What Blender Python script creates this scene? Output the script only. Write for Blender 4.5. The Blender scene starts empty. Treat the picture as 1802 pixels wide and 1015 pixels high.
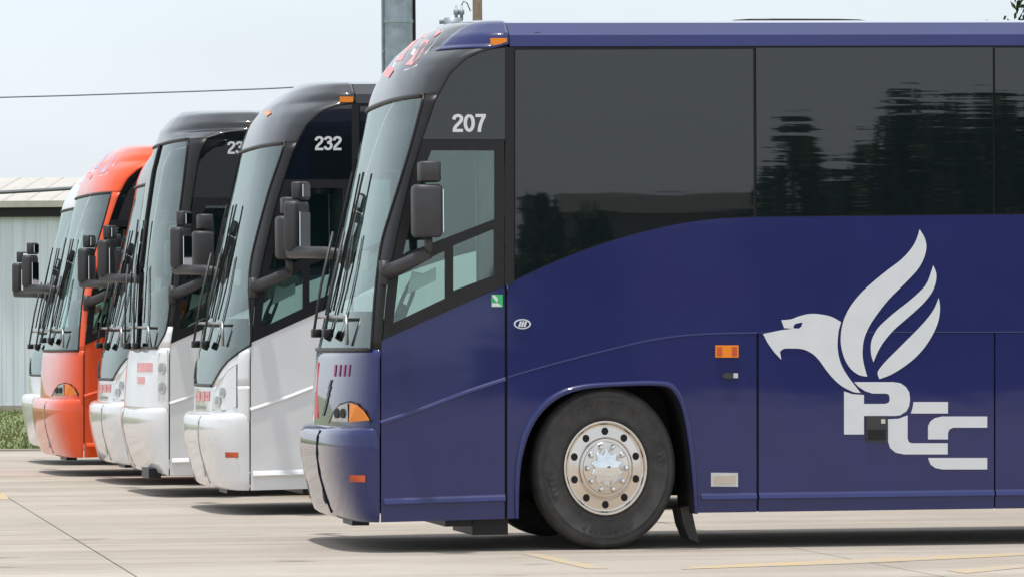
import bpy, bmesh, math, random
from mathutils import Vector, Matrix
from mathutils.geometry import tessellate_polygon
R = math.radians
random.seed(7)
sc = bpy.context.scene
col = sc.collection
# ---------------------------------------------------------------- camera
F = 3930.0; CX, CY = 444.0, 250.0; CAMH = 1.36
PITCH, ROLL = R(0.729), R(-0.37)
cam_m = Matrix.Translation((0, 0, CAMH)) @ Matrix.Rotation(R(90) + PITCH, 4, 'X') @ Matrix.Rotation(ROLL, 4, 'Z')
cd = bpy.data.cameras.new('camera'); cd.sensor_width = 36; cd.lens = F / 888 * 36; cd.clip_end = 4000; cd.clip_start = 0.5
cam = bpy.data.objects.new('camera', cd); col.objects.link(cam); cam.matrix_world = cam_m; sc.camera = cam
CAM_I = cam_m.inverted()
# ---------------------------------------------------------------- sky, sun, exposure
SUN_EL, SUN_AZ = R(82), R(215)       # azimuth measured from +Y towards +X
w = bpy.data.worlds.new('World'); sc.world = w; w.use_nodes = True
nt = w.node_tree; nt.nodes.clear()
N = nt.nodes.new; L = nt.links.new
out = N('ShaderNodeOutputWorld'); bg = N('ShaderNodeBackground'); bg.inputs[1].default_value = 0.11
sky = N('ShaderNodeTexSky'); sky.sky_type = 'NISHITA'; sky.sun_disc = False
sky.sun_elevation = SUN_EL; sky.sun_rotation = SUN_AZ; sky.dust_density = 2.0; sky.air_density = 1.0; sky.altitude = 200
tc = N('ShaderNodeTexCoord'); mp = N('ShaderNodeMapping'); mp.inputs['Scale'].default_value = (1, 1, 3.5)
nz = N('ShaderNodeTexNoise'); nz.inputs['Scale'].default_value = 2.2; nz.inputs['Detail'].default_value = 7; nz.inputs['Roughness'].default_value = 0.5
rp = N('ShaderNodeValToRGB'); rp.color_ramp.elements[0].position = 0.30; rp.color_ramp.elements[0].color = (.62,)*3 + (1,)
rp.color_ramp.elements[1].position = 0.62; rp.color_ramp.elements[1].color = (.95,)*3 + (1,)
mx = N('ShaderNodeMix'); mx.data_type = 'RGBA'; mx.inputs['B'].default_value = (7.4, 8.0, 8.6, 1)
L(tc.outputs['Generated'], mp.inputs[0]); L(mp.outputs[0], nz.inputs[0]); L(nz.outputs[0], rp.inputs[0])
L(rp.outputs[0], mx.inputs['Factor']); L(sky.outputs[0], mx.inputs['A']); L(mx.outputs['Result'], bg.inputs[0]); L(bg.outputs[0], out.inputs[0])
sd = bpy.data.lights.new('sun', 'SUN'); sd.energy = 3.0; sd.angle = R(2.5); sd.color = (1, .96, .9)
sun = bpy.data.objects.new('sun', sd); col.objects.link(sun)
sdir = Vector((math.sin(SUN_AZ) * math.cos(SUN_EL), math.cos(SUN_AZ) * math.cos(SUN_EL), math.sin(SUN_EL)))
sun.rotation_euler = sdir.to_track_quat('Z', 'Y').to_euler(); sun.location = (0, 0, 60)
vs = sc.view_settings; vs.view_transform = 'Standard'; vs.look = 'None'; vs.exposure = 0.22; vs.gamma = 1.0; vs.use_curve_mapping = False
# ---------------------------------------------------------------- materials
MATS = {}
def base_mat(name):
    m = bpy.data.materials.new(name); m.use_nodes = True; MATS[name] = m
    return m, m.node_tree, m.node_tree.nodes['Principled BSDF']
def noise(nt, scale=(1, 1, 1), s=1.0, detail=4, src='Position', rough=.5):
    g = nt.nodes.new('ShaderNodeNewGeometry') if src == 'Position' else nt.nodes.new('ShaderNodeTexCoord')
    mp = nt.nodes.new('ShaderNodeMapping'); mp.inputs['Scale'].default_value = scale
    n = nt.nodes.new('ShaderNodeTexNoise'); n.inputs['Scale'].default_value = s; n.inputs['Detail'].default_value = detail; n.inputs['Roughness'].default_value = rough
    nt.links.new(g.outputs[src], mp.inputs[0]); nt.links.new(mp.outputs[0], n.inputs[0])
    return n.outputs[0]
def ramp(nt, fac, stops):
    r = nt.nodes.new('ShaderNodeValToRGB'); e = r.color_ramp.elements
    while len(e) < len(stops): e.new(.5)
    for k, (p, c) in enumerate(stops):
        e[k].position = p; e[k].color = tuple(c) + (1,)
    nt.links.new(fac, r.inputs[0]); return r.outputs[0]
def mixc(nt, fac, a, b, mode='MIX'):
    m = nt.nodes.new('ShaderNodeMix'); m.data_type = 'RGBA'; m.blend_type = mode
    for s, v in (('Factor', fac), ('A', a), ('B', b)):
        if hasattr(v, 'links'): nt.links.new(v, m.inputs[s])
        elif s == 'Factor': m.inputs[s].default_value = v
        else: m.inputs[s].default_value = tuple(v) + (1,)
    return m.outputs['Result']
def bump(nt, p, h, strength, dist):
    b = nt.nodes.new('ShaderNodeBump'); b.inputs['Strength'].default_value = strength; b.inputs['Distance'].default_value = dist
    nt.links.new(h, b.inputs['Height']); nt.links.new(b.outputs[0], p.inputs['Normal']); return b
def vary(c, k): return tuple(min(1, x * k) for x in c)
def paint(name, c, rough=.35, dirt=.0):
    m, t, p = base_mat(name)
    n1 = noise(t, (1, 1, 1), 2.5, 6, 'Object')
    cc = ramp(t, n1, [(.3, vary(c, .93)), (.7, vary(c, 1.05))])
    if dirt:
        n2 = noise(t, (1.5, 1.5, 5), 3.0, 8, 'Object', .65)
        f = ramp(t, n2, [(.55, (0, 0, 0)), (.75, (dirt,)*3)])
        cc = mixc(t, f, cc, (.42, .37, .31))
    t.links.new(cc, p.inputs['Base Color'])
    p.inputs['Roughness'].default_value = rough; p.inputs['Coat Weight'].default_value = 1.0; p.inputs['Specular IOR Level'].default_value = .15; p.inputs['Coat Roughness'].default_value = .04
    n3 = noise(t, (.7, .7, 1.6), 1.6, 2, 'Object')
    b = bump(t, p, n3, .35, .0022); t.links.new(b.outputs[0], p.inputs['Coat Normal'])
    return m
def plain(name, c, rough=.5, metal=0, k=.12, s=9, spec=.5, bmp=0):
    m, t, p = base_mat(name)
    n1 = noise(t, (1, 1, 1), s, 6, 'Object')
    t.links.new(ramp(t, n1, [(.3, vary(c, 1 - k)), (.7, vary(c, 1 + k))]), p.inputs['Base Color'])
    p.inputs['Roughness'].default_value = rough; p.inputs['Metallic'].default_value = metal; p.inputs['Specular IOR Level'].default_value = spec
    if bmp: bump(t, p, noise(t, (1, 1, 1), s * 6, 3, 'Object'), bmp, .004)
    return m
paint('blue_paint', (.0125, .0180, .108)); paint('white_paint', (.76, .77, .78), .4); paint('white_bumper', (.76, .77, .78), .45, .35)
paint('orange_paint', (.80, .085, .012)); paint('black_paint', (.018, .019, .022), .4)
plain('black_trim', (.011, .011, .0125), .42, spec=.35); plain('black_plastic', (.035, .035, .038), .5, bmp=.2); plain('wiper_dark', (.02, .02, .022), .5); plain('dark', (.008, .008, .009), .8)
plain('rubber', (.043, .041, .040), .72, bmp=.3, s=14, k=.3); plain('chrome', (.70, .645, .585), .2, 1.0, .04); plain('bright_chrome', (.78, .80, .82), .04, 1.0, .02)
plain('grey_metal', (.34, .34, .35), .35, .8); plain('silver_plate', (.6, .6, .58), .4, .6)
plain('decal_white', (.66, .68, .70), .45, 0, .03); plain('decal_red', (.62, .05, .06), .45, 0, .1); plain('decal_pink', (.75, .33, .33), .45, 0, .1)
plain('decal_lilac', (.42, .38, .55), .45); plain('decal_magenta', (.30, .06, .16), .45); plain('decal_black', (.015, .015, .03), .4)
plain('seat_grey', (.10, .10, .105), .85); plain('paper', (.82, .84, .82), .8, 0, .02); plain('interior', (.12, .125, .13), .8); plain('interior_dark', (.07, .074, .078), .7)
plain('green_sticker', (.03, .42, .13), .5); plain('lens_clear', (.45, .46, .47), .12, .5); plain('galvanised', (.30, .35, .40), .5, .35, .18, 3); plain('timber', (.16, .12, .085), .85, 0, .25, 6)
plain('wire', (.10, .11, .13), .6); plain('reflector_red', (.55, .09, .02), .3)
def amber():
    m, t, p = base_mat('amber_lens'); p.inputs['Base Color'].default_value = (.85, .24, .008, 1); p.inputs['Roughness'].default_value = .2
    bump(t, p, noise(t, (60, 60, 1), 3, 1, 'Object'), .3, .004)
amber()
def side_glass(name, fine, amp):
    m, t, p = base_mat(name); p.inputs['Base Color'].default_value = (.006, .0095, .0115, 1); p.inputs['Roughness'].default_value = .015
    p.inputs['IOR'].default_value = 1.68
    n1 = noise(t, (.6, .6, fine), 1.6, 2, 'Position', .4); n2 = noise(t, (.5, .5, .6), 1.0, 1)
    a = t.nodes.new('ShaderNodeMath'); a.operation = 'MULTIPLY_ADD'; a.inputs[1].default_value = .12
    t.links.new(n1, a.inputs[0]); t.links.new(n2, a.inputs[2]); bump(t, p, a.outputs[0], .5, amp)
side_glass('tinted_glass', 11.0, .0048); side_glass('flat_tinted_glass', 6.0, .0020)
def clear_glass(name, tint, ior=1.5, wav=.25):
    m = bpy.data.materials.new(name); m.use_nodes = True; MATS[name] = m; t = m.node_tree; t.nodes.clear()
    o = t.nodes.new('ShaderNodeOutputMaterial'); tr = t.nodes.new('ShaderNodeBsdfTransparent'); tr.inputs[0].default_value = tint + (1,)
    gl = t.nodes.new('ShaderNodeBsdfGlossy'); gl.inputs['Roughness'].default_value = .02; gl.inputs['Color'].default_value = (.88, .99, .96, 1)
    fr = t.nodes.new('ShaderNodeFresnel'); fr.inputs[0].default_value = ior; ms = t.nodes.new('ShaderNodeMixShader')
    b = t.nodes.new('ShaderNodeBump'); b.inputs['Strength'].default_value = wav; b.inputs['Distance'].default_value = .01
    t.links.new(noise(t, (1, 1, 1.5), 1.8, 2, 'Object'), b.inputs['Height']); t.links.new(b.outputs[0], gl.inputs['Normal'])
    t.links.new(fr.outputs[0], ms.inputs[0]); t.links.new(tr.outputs[0], ms.inputs[1]); t.links.new(gl.outputs[0], ms.inputs[2]); t.links.new(ms.outputs[0], o.inputs[0])
clear_glass('windshield_glass', (.82, .93, .90), 2.5, .12); clear_glass('driver_glass', (.84, .95, .92), 1.9, .02)
TH = R(9.3)
def concrete():
    m, t, p = base_mat('concrete')
    g = t.nodes.new('ShaderNodeNewGeometry'); rot = t.nodes.new('ShaderNodeVectorRotate'); rot.rotation_type = 'Z_AXIS'; rot.inputs['Angle'].default_value = -TH
    t.links.new(g.outputs['Position'], rot.inputs[0])
    def nn(scale, s, d, r=.55):
        mp = t.nodes.new('ShaderNodeMapping'); mp.inputs['Scale'].default_value = scale; n = t.nodes.new('ShaderNodeTexNoise')
        n.inputs['Scale'].default_value = s; n.inputs['Detail'].default_value = d; n.inputs['Roughness'].default_value = r
        t.links.new(rot.outputs[0], mp.inputs[0]); t.links.new(mp.outputs[0], n.inputs[0]); return n.outputs[0]
    c = ramp(t, nn((.12, .9, 1), 1.0, 6, .6), [(.28, (.36, .315, .265)), (.5, (.43, .38, .325)), (.72, (.49, .445, .39))])
    s1 = ramp(t, nn((.06, 1.6, 1), 1.3, 5, .65), [(.52, (1, 1, 1)), (.76, (.70, .66, .62))])
    c = mixc(t, 1.0, c, s1, 'MULTIPLY')
    s2 = ramp(t, nn((1, 1, 1), .7, 6, .6), [(.3, (.84, .83, .82)), (.65, (1, 1, 1))]); c = mixc(t, 1.0, c, s2, 'MULTIPLY')
    s3 = ramp(t, nn((1, 1, 1), 28, 4), [(.3, (.9, .9, .9)), (.6, (1, 1, 1))]); c = mixc(t, 1.0, c, s3, 'MULTIPLY')
    s4 = ramp(t, nn((.5, 1, 1), 2.2, 3, .4), [(.66, (1, 1, 1)), (.74, (.5, .48, .46))]); c = mixc(t, .8, c, s4, 'MULTIPLY')
    s5 = ramp(t, nn((.35, 1, 1), 5.5, 2, .5), [(.71, (1, 1, 1)), (.76, (.45, .42, .40))]); c = mixc(t, .75, c, s5, 'MULTIPLY')
    s6 = ramp(t, nn((1, 1, 1), 140, 2), [(.30, (.72, .71, .70)), (.42, (1, 1, 1))]); c = mixc(t, 1.0, c, s6, 'MULTIPLY')
    t.links.new(c, p.inputs['Base Color']); p.inputs['Roughness'].default_value = .85; bump(t, p, nn((1, 1, 1), 60, 4), .3, .006)
concrete()
def worn_yellow():
    m, t, p = base_mat('worn_yellow')
    n = noise(t, (1, 1, 1), 3.0, 8, 'Position', .7)
    t.links.new(ramp(t, n, [(.33, (.58, .40, .14)), (.55, (.42, .365, .30))]), p.inputs['Base Color']); p.inputs['Roughness'].default_value = .8
worn_yellow()
def grass_mat():
    m, t, p = base_mat('grass'); n = noise(t, (1, .35, 1), 1.2, 8, 'Position', .7)
    t.links.new(ramp(t, n, [(.3, (.07, .11, .028)), (.5, (.14, .175, .055)), (.68, (.25, .235, .12))]), p.inputs['Base Color']); p.inputs['Roughness'].default_value = .9
grass_mat()
def leaf_mat():
    m, t, p = base_mat('leaf'); n = noise(t, (1, 1, 1), 1.5, 4)
    t.links.new(ramp(t, n, [(.3, (.03, .06, .014)), (.7, (.085, .14, .035))]), p.inputs['Base Color']); p.inputs['Roughness'].default_value = .6
leaf_mat()
def cladding(name, c):
    m, t, p = base_mat(name); n = noise(t, (3, 3, .25), 1.0, 6)
    t.links.new(ramp(t, n, [(.3, vary(c, .88)), (.7, vary(c, 1.05))]), p.inputs['Base Color']); p.inputs['Roughness'].default_value = .55; p.inputs['Metallic'].default_value = .1
cladding('wall_cladding', (.80, .83, .90)); cladding('roof_cladding', (.52, .49, .44)); cladding('shed_cladding', (.20, .19, .18))
# ---------------------------------------------------------------- helpers
def mk(name, verts, faces, mat, parent=None, smooth=False, solid=0, loc=None):
    me = bpy.data.meshes.new(name); me.from_pydata([tuple(v) for v in verts], [], faces)
    bm = bmesh.new(); bm.from_mesh(me); bmesh.ops.recalc_face_normals(bm, faces=bm.faces[:]); bm.to_mesh(me); bm.free()
    if mat: me.materials.append(MATS[mat])
    if smooth:
        for p in me.polygons: p.use_smooth = True
    o = bpy.data.objects.new(name, me); col.objects.link(o)
    if parent: o.parent = parent
    if loc: o.location = loc
    if solid:
        s = o.modifiers.new('thickness', 'SOLIDIFY'); s.thickness = solid; s.offset = 0
    return o
def tag(o, label=None, cat=None, group=None, kind=None):
    for k, v in (('label', label), ('category', cat), ('group', group), ('kind', kind)):
        if v: o[k] = v
    return o
class MB:
    def __init__(s): s.v = []; s.f = []
    def add(s, v, f):
        n = len(s.v); s.v += [tuple(x) for x in v]; s.f += [tuple(i + n for i in q) for q in f]; return s
    def box(s, a, b):
        (x0, y0, z0), (x1, y1, z1) = a, b
        return s.add([(x0,y0,z0),(x1,y0,z0),(x1,y1,z0),(x0,y1,z0),(x0,y0,z1),(x1,y0,z1),(x1,y1,z1),(x0,y1,z1)],
                     [(0,3,2,1),(4,5,6,7),(0,1,5,4),(1,2,6,5),(2,3,7,6),(3,0,4,7)])
    def rbox(s, c, d, r=.25, n=14, axis=2):
        # rounded slab: superellipse outline swept along an axis with softened ends
        cx, cy, cz = c; dx, dy, dz = (k / 2 for k in d); rings = []
        for hh, k in ((-1, .80), (-.93, .94), (-.8, 1), (.8, 1), (.93, .94), (1, .80)):
            ring = []
            for i in range(n):
                a = 2 * math.pi * i / n; ca, sa = math.cos(a), math.sin(a)
                p = math.copysign(abs(ca) ** .5, ca) * k; q = math.copysign(abs(sa) ** .5, sa) * k
                ring.append((cx + p * dx, cy + q * dy, cz + hh * dz) if axis == 2 else (cx + hh * dx, cy + p * dy, cz + q * dz))
            rings.append(ring)
        return s.loft(rings, True, True)
    def loft(s, rings, closed=True, caps=False):
        n = len(rings[0]); v = [p for r in rings for p in r]; f = []
        for j in range(len(rings) - 1):
            for i in range(n if closed else n - 1):
                i2 = (i + 1) % n; f.append((j * n + i, j * n + i2, (j + 1) * n + i2, (j + 1) * n + i))
        if caps: f.append(tuple(range(n))[::-1]); f.append(tuple((len(rings) - 1) * n + i for i in range(n)))
        return s.add(v, f)
    def tube(s, pts, r, n=8):
        pts = [Vector(p) for p in pts]; rs = r if isinstance(r, (list, tuple)) else [r] * len(pts); rings = []
        for i, p in enumerate(pts):
            d = (pts[min(i + 1, len(pts) - 1)] - pts[max(i - 1, 0)]).normalized()
            a = d.cross(Vector((0, 0, 1))); a = a if a.length > .05 else d.cross(Vector((1, 0, 0))); a.normalize(); b = d.cross(a)
            rings.append([p + (a * math.cos(2*math.pi*k/n) + b * math.sin(2*math.pi*k/n)) * rs[i] for k in range(n)])
        return s.loft(rings, True, True)
    def build(s, name, mat, parent=None, smooth=False): return mk(name, s.v, s.f, mat, parent, smooth)
def interp(tab, x):
    if x <= tab[0][0]: return tab[0][1]
    for (a, b), (c, d) in zip(tab, tab[1:]):
        if x <= c: return b + (d - b) * (x - a) / (c - a) if c > a else d
    return tab[-1][1]
def spl(pts, n=6):
    # Catmull-Rom through pixel points
    o = []
    for i in range(len(pts) - 1):
        p0, p1, p2, p3 = pts[max(i-1,0)], pts[i], pts[i+1], pts[min(i+2, len(pts)-1)]
        for k in range(n):
            t = k / n
            o.append(tuple(.5*((2*b)+(-a+c)*t+(2*a-5*b+4*c-d)*t*t+(-a+3*b-3*c+d)*t**3) for a,b,c,d in zip(p0,p1,p2,p3)))
    return o + [pts[-1]]
def project(p):
    q = CAM_I @ Vector(p); return CX + F * q.x / -q.z, CY - F * q.y / -q.z
def place(xs, s):
    Zd = 30.0 / s; X = (xs - CX) / F * Zd
    for _ in range(4): X += (xs - project((X, Zd, 1.0))[0]) * Zd / F
    return Vector((X, Zd, 0))
BUS0 = place(330, 1.0)
M0 = Matrix.Translation(BUS0) @ Matrix.Rotation(TH, 4, 'Z'); M0I = M0.inverted()
def lproj(p): return project(M0 @ Vector(p))
def P(x, y, v=0.0):
    d = cam_m.to_3x3() @ Vector(((x - CX) / F, -(y - CY) / F, -1)); o = M0I @ cam_m.translation; d = M0I.to_3x3() @ d
    t = (v - o.y) / d.y; q = o + d * t; return q.x, q.z
def Pv(x, y, v=0.0): u, z = P(x, y, v); return Vector((u, v, z))
def Zy(y): return P(350, y)[1]
W = 2.6
LEN = 12.6
# ---------------------------------------------------------------- nose surface shared by all coaches
USE = sorted((P(x, y)[1], P(x, y)[0]) for x, y in [(329.5,460),(329.5,310),(331,296),(335,250),(346,197),(357,150),(366,121),(377.6,87),(391,63),(407,49),(425,42.5),(441,39),(441,30),(441,10)])
USC = sorted((P(x, y)[1], P(x, y)[0]) for x, y in [(329.5,460),(329.5,310),(332,290),(340,235),(350,170),(360,105),(367,66),(376,50),(400,43),(441,39),(441,30),(441,10)])
US = USE
CPV = [(0, 0), (Zy(40), 0), (Zy(30), .02), (Zy(18), .17), (Zy(18) + .045, .6), (Zy(18) + .062, 1.15)]
ZTOP = Zy(18) + .062
def us(z): return interp(US, z)
def vi(z): return interp(CPV, z)
def sup(usv, ucv, z, phi, inset=0., p=2.7, q=2.0):
    c, s = math.cos(phi), math.sin(phi); hw = W / 2 - inset
    return Vector((usv - (usv - ucv) * max(s, 0) ** (2 / q), W / 2 - hw * math.copysign(abs(c) ** (2 / p), c), z))
def fit_uc(usv, z, x, inset=0., p=2.7, q=2.0):
    lo, hi = usv - 1.6, usv
    for _ in range(24):
        m = (lo + hi) / 2
        xm = min(lproj(sup(usv, m, z, math.pi * k / 40, inset, p, q))[0] for k in range(12, 34))
        if xm < x: lo = m
        else: hi = m
    return (lo + hi) / 2
SIL = [(440,18.4),(418,18.9),(397,20.5),(378,26),(358,36),(342,49.5),(331,63),(326,72),(321,84),(314,115),(306.5,148),(297,195),(289,235),(281,275),(274.5,307),(272,335),(271,372),(271,450)]
SILC = [(440,17.5),(400,18),(358,19.5),(345,23.5),(329,33),(318,46.5),(313,60),(303,95),(295,150),(289,205),(285,270),(282,305),(279,340),(277,372),(277,450)]
def fit_profile(sil):
    t = []
    for x, y in sil:
        z = min(P(x, y, 1.55)[1], ZTOP); t.append((z, fit_uc(us(z), z, x, vi(z))))
    return sorted(t)
UC = UCE = fit_profile(SIL)
US = USC; UCC = fit_profile(SILC); US = USE
def uc(z): return min(interp(UC, z), us(z) - .002)
def NS(phi, z, off=0.0):
    p = sup(us(z), uc(z), z, phi, vi(z))
    if off:
        e = .01; a = sup(us(z), uc(z), z, phi + e, vi(z)) - sup(us(z), uc(z), z, phi - e, vi(z))
        b = sup(us(z + e), uc(z + e), z + e, phi, vi(z + e)) - sup(us(z - e), uc(z - e), z - e, phi, vi(z - e))
        n = a.cross(b)
        if n.length > 1e-9:
            n.normalize(); 
            if n.x > 0 and abs(n.x) > .2 or n.y > 0 and phi < 1: n = -n
            p = p + n * off
    return p
def edge_phi(tab, z):
    # angle at which the surface, seen in the photo, crosses the near edge curve x(y)
    lo, hi = .0, 1.75
    for _ in range(26):
        m = (lo + hi) / 2; x, y = lproj(NS(m, z))
        if x > interp(tab, y): lo = m
        else: hi = m
    return (lo + hi) / 2
def surf(x, y, off=.0):
    z = P(x, y, .8)[1]; ph = .8
    for _ in range(6):
        lo, hi = .0, 1.75
        for _ in range(22):
            m = (lo + hi) / 2
            if lproj(NS(m, z))[0] > x: lo = m
            else: hi = m
        ph = (lo + hi) / 2; q = NS(ph, z); z += (lproj(q)[1] - y) * (30.5 / F)
    return NS(ph, z, off)
def patch(name, zs, f0, f1, mat, parent, n=18, off=0., solid=.012):
    v = []; f = []
    for z in zs:
        a, b = f0(z), f1(z)
        for k in range(n + 1): v.append(NS(a + (b - a) * k / n, z, off))
    for j in range(len(zs) - 1):
        for k in range(n): f.append((j*(n+1)+k, j*(n+1)+k+1, (j+1)*(n+1)+k+1, (j+1)*(n+1)+k))
    return mk(name, v, f, mat, parent, True, solid)
def lin(a, b, n): return [a + (b - a) * k / n for k in range(n + 1)]
def decal(name, pts, mat, parent, off=.012, onto=surf):
    v = [onto(x, y, off) for x, y in pts]; return mk(name, v, [tuple(range(len(v)))], mat, parent, False, .004)
# ---------------------------------------------------------------- side plane helpers
def plate(name, pts, v0, th, mat, parent, holes=(), raw=False):
    loops = [[(p if raw else P(*p, v0)) for p in l] for l in (pts, *holes)]
    flat = [q for l in loops for q in l]; n = len(flat)
    tris = tessellate_polygon([[Vector((a, b, 0)) for a, b in l] for l in loops])
    v = [(a, v0, b) for a, b in flat] + [(a, v0 + th, b) for a, b in flat]
    f = [tuple(t) for t in tris] + [tuple(i + n for i in t)[::-1] for t in tris]; o = 0
    for l in loops:
        m = len(l)
        for i in range(m): j = (i + 1) % m; f.append((o+i, o+j, o+j+n, o+i+n))
        o += m
    return mk(name, v, f, mat, parent)
def ridge(name, pts, wd, h, mat, parent, v0=0.0):
    rings = []; q = [P(*p, v0) for p in pts]
    for i, (a, b) in enumerate(q):
        a0, b0 = q[max(i-1,0)]; a1, b1 = q[min(i+1,len(q)-1)]; d = Vector((a1-a0, b1-b0)).normalized(); nx, nz = -d.y, d.x
        rings.append([(a+nx*wd*k, v0-h*hh, b+nz*wd*k) for k, hh in ((.5,-.1),(.15,.5),(-.30,1),(-.42,.9),(-.5,-.2))])
    m = MB(); m.loft(rings, True, True); return m.build(name, mat, parent, False)
def text(name, s, x0, y0, x1, y1, v, mat, parent, bold=.02):
    cu = bpy.data.curves.new(name, 'FONT'); cu.body = s; cu.offset = bold; cu.resolution_u = 4
    t = bpy.data.objects.new(name, cu); col.objects.link(t); bpy.context.view_layer.update()
    me = bpy.data.meshes.new_from_object(t.evaluated_get(bpy.context.evaluated_depsgraph_get())); bpy.data.objects.remove(t)
    xs = [k.co.x for k in me.vertices]; ys = [k.co.y for k in me.vertices]; a, b, c, d = min(xs), max(xs), min(ys), max(ys)
    vv = []
    for k in me.vertices: vv.append(Pv(x0 + (k.co.x-a)/(b-a)*(x1-x0), y1 - (k.co.y-c)/(d-c)*(y1-y0), v))
    return mk(name, vv, [tuple(p.vertices) for p in me.polygons], mat, parent)
GLYPH = {'2': [[(.085,.69),(.10,.80),(.17,.885),(.28,.915),(.39,.885),(.455,.80),(.45,.68),(.39,.56),(.27,.42),(.15,.27),(.10,.10)], [(.02,.085),(.53,.085)]],
 '0': [[(.28+.195*math.sin(a*.5236), .5+.415*math.cos(a*.5236)) for a in range(13)]],
 '7': [[(.03,.915),(.54,.915)], [(.455,.86),(.36,.66),(.28,.42),(.235,.2),(.22,0)]],
 '3': [[(.085,.73),(.12,.85),(.27,.915),(.40,.87),(.44,.75),(.39,.62),(.22,.54)], [(.22,.54),(.41,.48),(.465,.32),(.41,.16),(.28,.085),(.13,.13),(.075,.28)]]}
def digits(name, s, x0, y0, x1, y1, v, mat, parent):
    m = MB(); wd = (x1 - x0) / 3
    for i, ch in enumerate(s):
        for j, st in enumerate(GLYPH[ch]):
            p = spl(st, 4) if len(st) > 2 else st; L_, R_ = [], []
            for k, (a, b) in enumerate(p):
                a0, b0 = p[max(k-1,0)]; a1, b1 = p[min(k+1,len(p)-1)]; d = Vector((a1-a0, b1-b0)).normalized()
                for lst, sg in ((L_, 1), (R_, -1)):
                    X = x0 + (i + (a - d.y*.085*sg)/.56)*wd; Y = y1 - (b + d.x*.085*sg)*(y1-y0); lst.append(Pv(X, Y, v - .0006*j - .0002*(k % 2)))
            n = len(p); m.add(L_ + R_, [(k, k+1, n+k+1, n+k) for k in range(n-1)])
    return m.build(name, mat, parent)
def lathe(prof, c, n=48, sx=1.0, closed=False):
    # prof: (radius, lateral) pairs; axis = local Y
    m = MB(); rings = []
    for k in range(n):
        a = 2*math.pi*k/n; rings.append([(c[0]+r*math.cos(a)*sx, c[1]+l, c[2]+r*math.sin(a)) for r, l in prof])
    v = [p for r in rings for p in r]; L_ = len(prof); f = []
    for k in range(n):
        k2 = (k+1) % n
        for i in range(L_-1): f.append((k*L_+i, k*L_+i+1, k2*L_+i+1, k2*L_+i))
    m.add(v, f); return m
# ---------------------------------------------------------------- pixel curves of the near coach
XEND = 888 + 900
WINB = spl([(440,246.5),(470,232),(500,219.5),(530,209),(560,200.5),(590,194),(620,190),(656,188.3)], 4)
CHAR = spl([(440,326.8),(470,318),(500,310),(530,302.5),(560,295.5),(590,291),(620,289),(657,288.3)], 4)
ARCH = spl([(449.5,449),(450,425),(452,400),(459,375),(470,357),(486,344),(505,337.5),(530,335),(572,334.3),(584,340),(591,355),(596,380),(600,415),(602,445)], 4)
ARCHO = spl([(446,449),(445.5,425),(447.5,396),(454,371),(466,352),(484,338.5),(505,332.5),(530,330.5),(574,329.5),(588,336),(595.5,353),(601,380),(604.5,415),(605.5,445)], 4)
UE = LEN
def yline(x0, y0, x1, y1): return lambda x: y0 + (y1-y0)*(x-x0)/(x1-x0)
SKIRT = yline(600, 444.2, 888, 440.2); TRIM = yline(608, 430.2, 888, 426.5); WB2 = yline(656, 188.3, 888, 186.0); CH2 = yline(657, 288.3, 888, 287.6)
ROOFB = yline(441, 40, 888, 38.6)
WC = Pv(526, 408.5, .0); WR = .545; WS = .895       # front wheel centre, radius, seen width
WC.z = WR
WINX = [441, 654, 861, 1068, 1275, 1482]
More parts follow.
